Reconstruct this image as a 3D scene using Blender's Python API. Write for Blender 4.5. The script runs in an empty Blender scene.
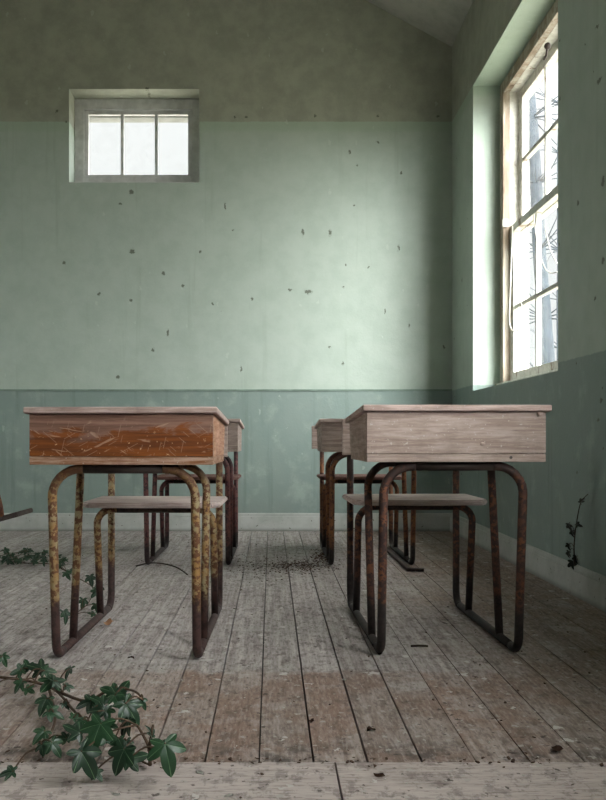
import bpy, bmesh, math, random
from mathutils import Vector, Matrix
R = random.Random(7)
SKY, LOBE, SUNDIR, EXPO = 3.2, 2.7, (.36, -.89, .33), 2.25
sc = bpy.context.scene
col = sc.collection
F, UX, UY, H = 900.0, 271.0, 438.0, 0.67      # focal length in px, vanishing point, eye height
XR, XL, YB, YF = 1.304, -3.4, 6.484, -2.6     # room limits
def px(u, v, z=0.0):                            # a photo pixel lying at height z
    Y = F*(H-z)/(v-UY)
    return Vector(((u-UX)*Y/F, Y, z))
def pY(u, v, Y):                                # a photo pixel lying at depth Y
    return Vector(((u-UX)*Y/F, Y, H-(v-UY)*Y/F))

# ------------------------------------------------------------------ nodes
class G:
    def __init__(s, name):
        s.m = bpy.data.materials.new(name); s.m.use_nodes = True
        s.t = s.m.node_tree; s.t.nodes.clear()
        s.out = s.t.nodes.new('ShaderNodeOutputMaterial')
        s._tc = None
    def put(s, sock, v):
        if isinstance(v, bpy.types.NodeSocket): s.t.links.new(v, sock)
        elif v is not None:
            if hasattr(sock.default_value, '__len__') and not hasattr(v, '__len__'):
                v = (v,)*len(sock.default_value)
            if hasattr(sock.default_value, '__len__') and len(sock.default_value) == 4 and len(v) == 3: v = (*v, 1)
            sock.default_value = v
    def node(s, typ, ins=None, **at):
        n = s.t.nodes.new(typ)
        for k, v in at.items(): setattr(n, k, v)
        for k, v in (ins or {}).items(): s.put(n.inputs[k], v)
        return n
    def obj(s):
        if not s._tc: s._tc = s.node('ShaderNodeTexCoord')
        return s._tc.outputs['Object']
    def rnd(s): return s.node('ShaderNodeObjectInfo').outputs['Random']
    def map(s, v, scale=(1,1,1), loc=(0,0,0), rot=(0,0,0)):
        return s.node('ShaderNodeMapping', {'Vector': v, 'Scale': scale, 'Location': loc, 'Rotation': rot}).outputs[0]
    def math(s, op, a, b=0.0, c=None, clamp=False):
        n = s.node('ShaderNodeMath', {0: a, 1: b}, operation=op, use_clamp=clamp)
        if c is not None: s.put(n.inputs[2], c)
        return n.outputs[0]
    def vm(s, op, a, b=None):
        n = s.node('ShaderNodeVectorMath', {0: a}, operation=op)
        if b is not None: s.put(n.inputs[1], b)
        return n.outputs['Value'] if op in ('LENGTH', 'DISTANCE', 'DOT_PRODUCT') else n.outputs[0]
    def noise(s, v, scale, detail=4, rough=.55, dist=0.0):
        return s.node('ShaderNodeTexNoise', {'Vector': v, 'Scale': scale, 'Detail': detail, 'Roughness': rough, 'Distortion': dist}).outputs[0]
    def step(s, v, lo, hi, a=0.0, b=1.0):
        return s.node('ShaderNodeMapRange', {'Value': v, 'From Min': lo, 'From Max': hi, 'To Min': a, 'To Max': b}, interpolation_type='SMOOTHSTEP').outputs[0]
    def mix(s, f, a, b, mode='MIX'):
        n = s.node('ShaderNodeMix', data_type='RGBA', blend_type=mode, clamp_factor=True)
        s.put(n.inputs[0], f); s.put(n.inputs[6], a); s.put(n.inputs[7], b)
        return n.outputs[2]
    def sep(s, v): return s.node('ShaderNodeSeparateXYZ', {0: v}).outputs
    def comb(s, x, y, z): return s.node('ShaderNodeCombineXYZ', {0: x, 1: y, 2: z}).outputs[0]
    def bump(s, h, strength=.3, dist=.002, nrm=None):
        return s.node('ShaderNodeBump', {'Height': h, 'Strength': strength, 'Distance': dist, **({'Normal': nrm} if nrm else {})}).outputs[0]
    def finish(s, color, rough=.8, nrm=None, spec=.3):
        b = s.node('ShaderNodeBsdfPrincipled', {'Base Color': color, 'Roughness': rough, 'Specular IOR Level': spec})
        if nrm: s.put(b.inputs['Normal'], nrm)
        s.t.links.new(b.outputs[0], s.out.inputs[0])
        return s.m
def srgb(r, g, b):
    f = lambda c: (c/255/12.92) if c/255 <= .04045 else ((c/255+.055)/1.055)**2.4
    return (f(r), f(g), f(b))

# ------------------------------------------------------------------ materials
MINT, DADO, UPPER = srgb(173, 184, 173), srgb(136, 149, 143), srgb(163, 165, 150)
def wall_mat(name, spots, axis):
    """three paint bands, flaked spots; spots = (a, z, ra, rz) with a along the wall"""
    g = G(name); P = g.obj(); x, y, z = g.sep(P)
    wob = g.noise(P, 30, 3)
    zz = g.math('ADD', z, g.math('MULTIPLY', g.math('SUBTRACT', wob, .5), .012))
    big = g.noise(P, 1.3, 5, .6); mid = g.noise(P, 7, 5, .65); fine = g.noise(P, 90, 3, .6)
    streak = g.noise(g.map(P, (14, 14, .9)), 1.0, 4, .6)
    mint = g.mix(g.step(mid, .3, .75), MINT, srgb(163, 175, 163))
    mint = g.mix(g.step(streak, .56, .78, 0, .35), mint, srgb(138, 150, 132))
    dado = g.mix(g.step(big, .35, .7), DADO, srgb(128, 144, 138))
    dado = g.mix(g.step(mid, .5, .75, 0, .6), dado, srgb(162, 173, 166))
    dado = g.mix(g.step(streak, .55, .72, 0, .5), dado, srgb(112, 126, 118))
    up = g.mix(g.step(mid, .3, .7), UPPER, srgb(146, 149, 135))
    c = g.mix(g.step(zz, 1.008, 1.016), dado, mint)
    band = g.math('MULTIPLY', g.step(zz, 2.86, 2.90), .35)
    c = g.mix(band, c, srgb(150, 172, 146))
    c = g.mix(g.step(zz, 2.945, 2.953), c, up)
    # small random flecks
    v = g.node('ShaderNodeTexVoronoi', {'Vector': g.vm('ADD', P, g.vm('MULTIPLY', g.node('ShaderNodeTexNoise', {'Vector': P, 'Scale': 60.0}).outputs[1], (.02, .02, .03))), 'Scale': 9.0})
    clump = g.noise(P, 2.2, 2)
    fl = g.math('MULTIPLY', g.math('LESS_THAN', v.outputs['Distance'], g.math('MULTIPLY', g.sep(v.outputs['Color'])[0], .075)), g.math('GREATER_THAN', g.math('ADD', g.sep(v.outputs['Color'])[1], g.math('MULTIPLY', clump, .6)), .92))
    vl = g.node('ShaderNodeTexVoronoi', {'Vector': g.vm('ADD', g.map(P, (1, 1, .55)), g.vm('MULTIPLY', g.node('ShaderNodeTexNoise', {'Vector': P, 'Scale': 45.0}).outputs[1], (.03, .03, .03))), 'Scale': 14.0})
    lf = g.math('MULTIPLY', g.math('LESS_THAN', vl.outputs['Distance'], g.math('MULTIPLY', g.sep(vl.outputs['Color'])[2], .16)), g.math('GREATER_THAN', g.sep(vl.outputs['Color'])[1], .8))
    c = g.mix(g.math('MULTIPLY', lf, .28), c, srgb(196, 203, 192))
    # individual chips
    W = g.vm('ADD', P, g.vm('MULTIPLY', g.vm('SUBTRACT', g.node('ShaderNodeTexNoise', {'Vector': P, 'Scale': 55.0, 'Detail': 4.0}).outputs[1], (.5, .5, .5)), (.035, .035, .035)))
    best = None
    for (a, zc, ra, rz) in spots:
        ctr = (a, 0, zc) if axis == 'x' else (0, a, zc)
        sca = (1/ra, 0, 1/rz) if axis == 'x' else (0, 1/ra, 1/rz)
        d = g.vm('LENGTH', g.vm('MULTIPLY', g.vm('SUBTRACT', W, ctr), sca))
        best = d if best is None else g.math('MINIMUM', best, d)
    hole = g.math('LESS_THAN', best, 1.0) if best is not None else 0.0
    rim = g.step(best, 1.0, 1.8, 1, 0) if best is not None else 0.0
    c = g.mix(g.math('MULTIPLY', rim, .3), c, srgb(120, 128, 112))
    c = g.mix(fl, c, srgb(92, 94, 80))
    c = g.mix(g.math('MULTIPLY', hole, .8), c, srgb(88, 90, 78))
    h = g.math('ADD', g.math('MULTIPLY', mid, .8), g.math('MULTIPLY', fine, .25))
    h = g.math('SUBTRACT', h, g.math('MULTIPLY', hole, 1.0))
    h = g.math('ADD', h, g.math('MULTIPLY', lf, .3))
    return g.finish(c, .62, g.bump(h, .5, .006), .3)
def bw(u, v, ra=1.2, rz=1.2): p = pY(u, v, YB); return (p.x, p.z, ra*.0066+.001, rz*.0066+.001)
def rw(u, v, ra=1.2, rz=1.2):
    Y = XR*F/(u-UX); p = pY(u, v, Y); return (p.y, p.z, ra*Y/F*3.4, rz*Y/F)
SB = [bw(*s) for s in [(131,192,2,2.4),(120,204),(132,251,2.4,2.2),(64,263,1.4,1.4),(183,286,1.4,1.2),(200,252),(99,294),(131,300),
 (168,333,1,3),(153,350,1.4,1.4),(118,377,1.5,1.4),(163,273,1.4,1.6),(225,206,.8,3),(233,230,.8,.8),(213,304,.8,1.2),(241,370,.7,2),
 (57,111,1.3,1.5),(302.6,232,1.1,3.6),(330,233,1.1,2.6),(308.6,292,3.4,1.8),(290,290,1.6,1),(343,287,1.2,.8),(345.6,265,.9,.9),
 (368.6,267,.9,.9),(385,311,.8,2),(398.7,248,.8,2.6),(354,205,.8,.8),(350,152,1.2,1.6),(357,165,1,.8),(378,142),(401,173,.7,1),
 (438,116,1.2,1),(378,116,1,1.2),(315,116,1.2,1.2),(246,117,1,1),(235,117,.9,1.2),(343,363,.7,1.8),(330,347,.8,.8),(252,299,1.1,1.3),
 (444,347,.9,1.8),(240.6,368,.6,2),(409,326,.6,2),(66,122,1,1),(147,88,1.4,1)]]
SR = [rw(*s) for s in [(599.5,80,2,2.2),(603,182,1.2,5),(578,203,.7,2.5),(560,99,.6,1.6),(597,27,1.4,1),(603,261,1,3),(595,298,.8,2),(601,400,1.2,2),(598,420,1,2),(462,280,.5,1.5)]]
M = {}
M['wall_back'] = wall_mat('paint_back', SB, 'x')
M['wall_right'] = wall_mat('paint_right', SR, 'y')
M['wall_plain'] = wall_mat('paint_plain', [(0, 1.9, .02, .02)], 'y')
def ceil_mat():
    g = G('ceiling_plaster'); P = g.obj()
    n = g.noise(P, 5, 6, .65); b = g.noise(P, 1.2, 4)
    c = g.mix(g.step(n, .35, .7), srgb(182, 182, 174), srgb(160, 160, 152))
    c = g.mix(g.step(b, .5, .7, 0, .5), c, srgb(132, 133, 124))
    return g.finish(c, .85, g.bump(n, .3, .004))
M['ceiling'] = ceil_mat()
def skirt_mat():
    g = G('skirting_paint'); P = g.obj(); n = g.noise(P, 6, 6, .65); f = g.noise(P, 40, 4, .6)
    c = g.mix(g.step(n, .35, .7), srgb(190, 192, 188), srgb(168, 171, 166))
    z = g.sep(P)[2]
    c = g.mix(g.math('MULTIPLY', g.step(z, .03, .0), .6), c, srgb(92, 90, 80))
    c = g.mix(g.step(f, .66, .70), c, srgb(88, 84, 72))
    return g.finish(c, .6, g.bump(n, .3, .003))
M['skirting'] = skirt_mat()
def floor_mat(front=False):
    g = G('old_boards_front' if front else 'old_boards'); P = g.obj(); x, y, z = g.sep(P)
    pitch = .1127
    idx = g.math('FLOOR', g.math('DIVIDE', g.math('ADD', x, .0248), pitch))
    wn = g.node('ShaderNodeTexWhiteNoise', {'W': idx}, noise_dimensions='1D')
    rn = wn.outputs['Value']
    Q = g.comb(x, y, g.math('MULTIPLY', idx, 3.7)) if not front else P
    grain = g.noise(g.map(Q, (60, 2.2, 1) if not front else (2.5, 55, 1)), 1, 6, .65)
    patch = g.noise(Q, 3.2, 7, .68, .3); dust = g.noise(P, 1.5, 6, .6); fine = g.noise(P, 70, 4, .6); pm = g.noise(P, 16, 5, .65)
    if front:
        c = g.mix(g.step(grain, .3, .7), srgb(196, 184, 179), srgb(178, 165, 160))
        c = g.mix(g.step(patch, .5, .72, 0, .6), c, srgb(138, 127, 120))
    else:
        grey = g.mix(g.step(grain, .32, .68), srgb(196, 188, 185), srgb(146, 136, 133))
        grey = g.mix(g.step(dust, .42, .7, 0, .6), grey, srgb(170, 166, 161))
        grey = g.mix(g.step(pm, .53, .72, 0, .65), grey, srgb(100, 90, 84))
        brown = g.mix(g.step(grain, .3, .7), srgb(172, 156, 148), srgb(142, 124, 114))
        brown = g.mix(g.step(patch, .48, .58, 0, .8), brown, srgb(136, 106, 89))
        brown = g.mix(g.step(patch, .43, .36, 0, .85), brown, srgb(188, 178, 174))
        brown = g.mix(g.step(pm, .60, .72, 0, .7), brown, srgb(84, 72, 66))
        edge = g.math('ADD', y, g.math('MULTIPLY', g.math('SUBTRACT', g.noise(P, 7, 5), .5), .22))
        near = g.math('MULTIPLY', g.step(edge, 2.62, 2.55), .85)
        # worn brown spreads further back towards the window side
        side = g.math('MULTIPLY', g.step(g.math('ADD', x, g.math('MULTIPLY', g.math('SUBTRACT', dust, .5), .9)), .35, .9), .85)
        brown = g.mix(g.step(x, .6, 1.0, 0, .35), brown, srgb(112, 92, 78))
        c = g.mix(g.math('MAXIMUM', near, side), grey, brown)
        c = g.mix(g.math('MULTIPLY', rn, .28), c, srgb(104, 96, 91))
        dk = g.math('MULTIPLY', g.step(y, 2.10, 1.87), g.step(g.noise(Q, 13, 5, .7), .46, .62))
        c = g.mix(g.math('MULTIPLY', dk, .75), c, srgb(70, 64, 62))
    gr2 = g.noise(g.map(P, (1, .18, 1) if not front else (.18, 1, 1)), 130, 3, .7); gr3 = g.noise(g.map(P, (1, .55, 1)), 22, 6, .75)
    c = g.mix(g.step(gr3, .51, .60, 0, .5), c, srgb(96, 83, 78))
    c = g.mix(g.step(gr2, .53, .63, 0, .28), c, srgb(198, 190, 186)); c = g.mix(g.step(gr2, .47, .37, 0, .38), c, srgb(78, 68, 63))
    # flaked paint and lime specks trodden into the boards
    def specks(scale, size, thr, colr, c, seed):
        v = g.node('ShaderNodeTexVoronoi', {'Vector': g.vm('ADD', g.map(P, (1, 1, 0), (seed, seed*1.7, 0)), g.vm('MULTIPLY', g.node('ShaderNodeTexNoise', {'Vector': P, 'Scale': scale*3, 'Detail': 3.0}).outputs[1], (.9/scale, .9/scale, 0))), 'Scale': scale})
        r = g.sep(v.outputs['Color'])
        k = g.math('MULTIPLY', g.math('LESS_THAN', v.outputs['Distance'], g.math('MULTIPLY', r[0], size)), g.math('GREATER_THAN', r[1], thr))
        return g.mix(g.math('MULTIPLY', k, .8), c, colr)
    c = specks(16, .24, .55, srgb(204, 200, 196), c, .3)
    c = specks(9, .16, .6, srgb(196, 192, 188), c, 7.9)
    c = specks(38, .30, .55, srgb(176, 170, 164), c, 5.1)
    c = specks(30, .22, .6, srgb(60, 50, 44), c, 9.7)
    c = specks(70, .3, .6, srgb(72, 62, 56), c, 2.2)
    h = g.math('ADD', g.math('MULTIPLY', grain, .7), g.math('MULTIPLY', pm, .5))
    h = g.math('ADD', h, g.math('MULTIPLY', fine, .2))
    return g.finish(c, .72, g.bump(h, .45, .004), .25)
M['floor'] = floor_mat(); M['floor_front'] = floor_mat(True)
def flat(name, c, rough=.8, spec=.3, bumpy=0, var=.25, scale=12):
    g = G(name); P = g.obj(); n = g.noise(P, scale, 5, .6)
    cc = g.mix(g.step(n, .3, .7), c, tuple(v*(1-var) for v in c))
    return g.finish(cc, rough, g.bump(n, bumpy, .003) if bumpy else None, spec)
M['under'] = flat('dark_void', srgb(26, 22, 19))
def wood_mat(name, light, dark, axis='x', stain=.4, tint=None):
    g = G(name); P = g.vm('ADD', g.obj(), g.vm('MULTIPLY', g.comb(g.rnd(), g.rnd(), g.rnd()), (7, 5, 9)))
    s = {'x': (7, 60, 95), 'y': (60, 7, 95)}[axis]
    gr = g.noise(g.map(P, s), 1, 6, .7, .2); fi = g.noise(g.map(P, tuple(v*3.2 for v in s)), 1, 4, .6)
    bl = g.noise(P, 9, 5, .65)
    c = g.mix(g.step(gr, .33, .66), light, dark)
    c = g.mix(g.step(fi, .55, .72, 0, .4), c, tuple(v*.6 for v in dark))
    c = g.mix(g.step(bl, .45, .72, 0, stain), c, tuple(v*.55 for v in dark) if tint is None else tint)
    sp = g.noise(P, 120, 2, .5)
    c = g.mix(g.step(sp, .68, .72, 0, .5), c, srgb(196, 188, 180))
    h = g.math('ADD', gr, g.math('MULTIPLY', fi, .5))
    return g.finish(c, .72, g.bump(h, .5, .0018), .25)
GW = (srgb(174, 156, 147), srgb(138, 119, 110))
M['wood_x'] = wood_mat('grey_wood_across', *GW); M['wood_y'] = wood_mat('grey_wood_along', *GW, 'y')
M['lid'] = wood_mat('lid_wood', srgb(196, 174, 166), srgb(150, 128, 120))
M['seat'] = wood_mat('seat_wood', srgb(204, 188, 182), srgb(166, 148, 142))
M['tan_y'] = wood_mat('tan_side_wood', srgb(190, 150, 126), srgb(150, 106, 80), 'y')
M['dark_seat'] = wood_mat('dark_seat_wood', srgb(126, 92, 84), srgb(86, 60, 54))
def varnish_mat():
    g = G('worn_orange_varnish'); P = g.obj(); x, y, z = g.sep(P)
    gr = g.noise(g.map(P, (3, 46, 70)), 1, 6, .7, .2)
    bare = g.mix(g.step(gr, .33, .66), srgb(136, 104, 90), srgb(94, 66, 54))
    var = g.mix(g.step(gr, .3, .7), srgb(128, 70, 24), srgb(80, 40, 14))
    n = g.noise(g.map(P, (5, 5, 16)), 1, 6, .65, .6)
    worn = g.math('ADD', n, g.step(z, .64, .735, -.10, .22))
    # the bare diagonal scar on the left half
    d = g.math('ABSOLUTE', g.math('SUBTRACT', g.math('SUBTRACT', z, .655), g.math('MULTIPLY', g.math('ADD', x, .16), .42)))
    worn = g.math('ADD', worn, g.math('MULTIPLY', g.step(d, .035, .0), g.step(x, .06, -.06, 0, .12)))
    c = g.mix(g.step(worn, .53, .62), var, bare)
    for k, (rot, sc_) in enumerate([(.5, 9), (-.7, 12), (1.35, 10)]):
        q = g.map(P, (1, 1, 1), (k*3.1, 0, k*1.7), (0, rot, 0)); q = g.map(q, (1.0, 1, 5.5))
        v = g.node('ShaderNodeTexVoronoi', {'Vector': q, 'Scale': float(sc_)})
        r = g.sep(v.outputs['Color']); dq = g.vm('SUBTRACT', q, v.outputs['Position'])
        ln = g.math('LESS_THAN', g.math('ABSOLUTE', g.math('ADD', g.sep(dq)[2], g.math('MULTIPLY', g.math('POWER', g.math('MULTIPLY', g.sep(dq)[0], 6), 2), .03))), .0042)
        ln = g.math('MULTIPLY', ln, g.math('LESS_THAN', g.math('ABSOLUTE', g.sep(dq)[0]), g.math('MULTIPLY', g.math('POWER', r[0], 2.0), .030)))
        ln = g.math('MULTIPLY', ln, g.math('GREATER_THAN', r[1], .45))
        zone = g.math('MULTIPLY', g.step(z, .74, .70), g.step(g.noise(P, 9, 3), .40, .5))
        c = g.mix(g.math('MULTIPLY', g.math('MULTIPLY', ln, zone), .32), c, srgb(186, 164, 146))
    for k, rot in enumerate((.45, -.6, 1.2, -.15)):
        q = g.map(g.map(P, (1, 1, 1), (k*2.3, 0, k), (0, rot, 0)), (9, 9, 75))
        sc2 = g.math('MULTIPLY', g.step(g.noise(q, 1, 3, .6), .62, .68), g.step(g.noise(g.map(P, (1, 1, 1), (k*5, 0, 0)), 14, 3), .5, .58))
        c = g.mix(g.math('MULTIPLY', sc2, g.step(z, .745, .71, 0, .55)), c, srgb(176, 148, 128))
    chips = g.noise(P, 55, 3, .6)
    c = g.mix(g.math('MULTIPLY', g.step(chips, .63, .68), g.step(z, .72, .66)), c, srgb(182, 150, 120))
    return g.finish(c, .5, g.bump(gr, .4, .0015), .35)
M['varnish'] = varnish_mat()
M['varnish_strip'] = wood_mat('worn_strip', srgb(170, 142, 124), srgb(120, 76, 44), 'x', .6, srgb(104, 56, 24))
def rust_mat(name, paint, paint2, rust, base, dark_h, amount):
    g = G(name); P = g.vm('ADD', g.obj(), g.vm('MULTIPLY', g.comb(g.rnd(), g.rnd(), g.rnd()), (3, 4, 5)))
    z = g.sep(g.obj())[2]
    n = g.noise(P, 55, 5, .65); m = g.noise(P, 16, 4, .6); f = g.noise(P, 180, 3, .6)
    c = g.mix(g.step(m, .4, .6), paint, paint2)
    c = g.mix(g.step(n, amount, amount+.07), c, rust)
    c = g.mix(g.step(g.noise(P, 90, 3, .6), .6, .68, 0, .7), c, tuple(v*.4 for v in rust))
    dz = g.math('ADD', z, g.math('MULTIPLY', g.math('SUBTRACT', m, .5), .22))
    low = g.mix(g.step(n, .42, .62), base, tuple(v*.45 for v in base))
    c = g.mix(g.step(dz, dark_h+.035, dark_h-.02), c, low)
    c = g.mix(g.math('MULTIPLY', g.step(dz, .50, .57), .85), c, tuple(v*.55 for v in rust))  # rusted tube tops, darkened further to paint the shade under the box
    h = g.math('ADD', n, g.math('MULTIPLY', f, .5))
    return g.finish(c, .68, g.bump(h, .6, .0015), .4)
M['rust_ochre'] = rust_mat('ochre_paint_rusting', srgb(144, 110, 66), srgb(146, 132, 100), srgb(96, 60, 36), srgb(66, 44, 40), .17, .47)
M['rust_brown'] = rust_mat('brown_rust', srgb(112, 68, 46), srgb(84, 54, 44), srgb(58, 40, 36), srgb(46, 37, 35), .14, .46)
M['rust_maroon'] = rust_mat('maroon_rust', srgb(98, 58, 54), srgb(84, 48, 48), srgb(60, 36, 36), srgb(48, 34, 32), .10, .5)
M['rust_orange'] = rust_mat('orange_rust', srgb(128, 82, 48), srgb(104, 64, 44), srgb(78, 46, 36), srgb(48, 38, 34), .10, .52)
M['bar'] = rust_mat('shaded_under_bar', srgb(70, 52, 42), srgb(60, 46, 40), srgb(48, 34, 28), srgb(48, 34, 28), -1, .5)  # rusty bar colour made darker for the shade under the box
M['iron'] = rust_mat('dark_iron', srgb(74, 64, 58), srgb(64, 54, 50), srgb(60, 44, 36), srgb(50, 40, 36), -1, .5)
M['screw'] = flat('screw_iron', srgb(66, 56, 50), .5, .5)
def window_paint():
    g = G('flaking_white_paint'); P = g.obj()
    n = g.noise(g.map(P, (8, 8, 2.2)), 1, 7, .7, .3); f = g.noise(P, 30, 5, .65)
    c = g.mix(g.step(f, .35, .7), srgb(214, 212, 204), srgb(188, 186, 176))
    c = g.mix(g.step(n, .56, .63), c, srgb(142, 124, 108))
    return g.finish(c, .65, g.bump(n, .4, .003))
M['win'] = window_paint()
def casing_paint():
    g = G('brown_flaked_casing'); P = g.obj()
    n = g.noise(g.map(P, (10, 10, 1.6)), 1, 7, .7, .3)
    c = g.mix(g.step(n, .40, .58), srgb(176, 168, 154), srgb(142, 126, 110))
    c = g.mix(g.step(n, .62, .7), c, srgb(104, 88, 74))
    return g.finish(c, .7, g.bump(n, .4, .003))
M['casing'] = casing_paint()
M['grey_frame'] = flat('grey_frame_paint', srgb(206, 206, 204), .55, .3, .2)
M['stone'] = flat('render_stone', srgb(150, 150, 148), .9)
M['cord'] = flat('white_cord', srgb(214, 210, 200), .8)
def glass_mat():
    g = G('dirty_glass'); P = g.obj()
    tr = g.node('ShaderNodeBsdfTransparent', {'Color': (.95, .96, .95, 1)}).outputs[0]
    gl = g.node('ShaderNodeBsdfGlossy', {'Roughness': .05, 'Color': (1, 1, 1, 1)}).outputs[0]
    di = g.node('ShaderNodeBsdfDiffuse', {'Color': (.35, .35, .33, 1)}).outputs[0]
    tl = g.node('ShaderNodeBsdfTranslucent', {'Color': (.4, .4, .39, 1)}).outputs[0]
    mx = lambda f, a, b: (lambda n: (g.put(n.inputs[0], f), g.t.links.new(a, n.inputs[1]), g.t.links.new(b, n.inputs[2]), n.outputs[0])[3])(g.node('ShaderNodeMixShader'))
    dirt = mx(.6, di, tl)
    n = g.noise(P, 4, 7, .7, .5); st = g.noise(g.map(P, (30, 30, 1.5)), 1, 4, .6)
    fac = g.math('ADD', g.step(n, .42, .75, .006, .07), g.step(st, .6, .75, 0, .03))
    a = mx(fac, tr, dirt)
    b = mx(.04, a, gl)
    g.t.links.new(b, g.out.inputs[0]); return g.m
M['glass'] = glass_mat()
def leaf_mat(name, c1, c2, vein):
    g = G(name)
    at = g.node('ShaderNodeAttribute', attribute_name='vein').outputs['Fac']
    r = g.rnd(); n = g.noise(g.obj(), 40, 4, .6)
    c = g.mix(r, c1, c2); c = g.mix(g.step(n, .45, .7, 0, .5), c, tuple(v*.55 for v in c1))
    c = g.mix(g.math('MULTIPLY', g.step(at, .80, .99), .7), c, vein)
    return g.finish(c, .38, g.bump(at, .3, .002), .45)
M['leaf'] = leaf_mat('ivy_leaf', srgb(20, 44, 28), srgb(36, 70, 42), srgb(128, 158, 118))
M['dead_ivy'] = leaf_mat('withered_leaf', srgb(40, 44, 34), srgb(34, 36, 28), srgb(60, 60, 46))
M['stem'] = flat('ivy_stem', srgb(86, 68, 54), .8)
M['dark_stem'] = flat('dry_stem', srgb(62, 54, 44), .8)
M['dead'] = flat('dead_leaf', srgb(70, 48, 36), .8, .2, .3, .5, 40)
M['tanleaf'] = flat('tan_dead_leaf', srgb(190, 146, 112), .8, .2, .3, .3, 40)
M['flake'] = flat('paint_flake', srgb(204, 200, 192), .8, .2, 0, .25, 60)
M['crumb'] = flat('litter_crumb', srgb(104, 84, 72), .9, .1, 0, .55, 30)
M['bark'] = flat('grey_bark', srgb(46, 52, 58), .9, .2, .6, .4, 9)
M['bounce_ground'] = flat('pale_bounce_ground', srgb(172, 168, 156), .95, .1, .5, .3, 3)  # unseen ground made pale to bounce light up into the room
M['hedge'] = flat('hedge_leaf', srgb(92, 104, 66), .8, .2, 0, .5, 3)

# ------------------------------------------------------------------ mesh helpers
def link(name, bm, mat, parent=None, smooth=False):
    me = bpy.data.meshes.new(name); bmesh.ops.recalc_face_normals(bm, faces=bm.faces); bm.to_mesh(me); bm.free()
    for m in (mat if isinstance(mat, (list, tuple)) else [mat]): me.materials.append(m)
    if smooth:
        for p in me.polygons: p.use_smooth = True
    o = bpy.data.objects.new(name, me); col.objects.link(o)
    if parent: o.parent = parent
    return o
def empty(name, loc=(0, 0, 0), rz=0.0):
    o = bpy.data.objects.new(name, None); col.objects.link(o); o.location = loc; o.rotation_euler = (0, 0, rz)
    o.empty_display_size = .1
    return o
def tag(o, label=None, cat=None, group=None, kind=None):
    for k, v in (('label', label), ('category', cat), ('group', group), ('kind', kind)):
        if v: o[k] = v
    return o
def box(bm, x0, x1, y0, y1, z0, z1, bev=0.0, mi=0):
    vs = [bm.verts.new((x, y, z)) for x in (x0, x1) for y in (y0, y1) for z in (z0, z1)]
    fs = [bm.faces.new([vs[i] for i in q]) for q in ((0,1,3,2),(4,6,7,5),(0,4,5,1),(2,3,7,6),(0,2,6,4),(1,5,7,3))]
    for f in fs: f.material_index = mi
    if bev:
        es = list({e for f in fs for e in f.edges})
        r = bmesh.ops.bevel(bm, geom=es, offset=bev, segments=2, affect='EDGES', profile=.6)
        for f in r['faces']: f.material_index = mi
def bx(*a, **k): bm = bmesh.new(); box(bm, *a, **k); return bm
def prism_x(bm, prof, x0, x1, bev=0.0):             # profile in (y, z)
    a = [bm.verts.new((x0, y, z)) for y, z in prof]; b = [bm.verts.new((x1, y, z)) for y, z in prof]
    n = len(prof); fs = [bm.faces.new(a), bm.faces.new(b[::-1])]
    for i in range(n): fs.append(bm.faces.new((a[i], a[(i+1) % n], b[(i+1) % n], b[i])))
    if bev:
        bmesh.ops.bevel(bm, geom=list({e for f in fs for e in f.edges}), offset=bev, segments=3, affect='EDGES', profile=.6)
def fillet(pts, rad):
    pts = [Vector(p) for p in pts]; out = [pts[0]]
    for i in range(1, len(pts)-1):
        r = rad[i-1]; a, b, c = pts[i-1], pts[i], pts[i+1]
        d1, d2 = (a-b).normalized(), (c-b).normalized()
        ang = d1.angle(d2); t = r/math.tan(ang/2)
        p1, p2 = b+d1*t, b+d2*t
        ctr = b+(d1+d2).normalized()*(r/math.sin(ang/2))
        v1, v2 = p1-ctr, p2-ctr
        for k in range(9):
            s = k/8; w = v1.lerp(v2, s)
            out.append(ctr+w.normalized()*r)
    out.append(pts[-1]); return out
def tube(bm, path, r, seg=14, cap=True):
    path = [Vector(p) for p in path]; n = len(path); rings = []
    rr = r if isinstance(r, (list, tuple)) else [r]*n
    up = None
    for i, p in enumerate(path):
        t = (path[min(i+1, n-1)]-path[max(i-1, 0)]).normalized()
        if up is None:
            up = t.orthogonal().normalized()
        up = (up-t*up.dot(t)).normalized(); w = t.cross(up)
        rings.append([bm.verts.new(p+(up*math.cos(2*math.pi*k/seg)+w*math.sin(2*math.pi*k/seg))*rr[i]) for k in range(seg)])
    for i in range(n-1):
        for k in range(seg):
            bm.faces.new((rings[i][k], rings[i][(k+1) % seg], rings[i+1][(k+1) % seg], rings[i+1][k]))
    if cap: bm.faces.new(rings[0][::-1]); bm.faces.new(rings[-1])
def tb(path, r, seg=14): bm = bmesh.new(); tube(bm, path, r, seg); return bm

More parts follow.
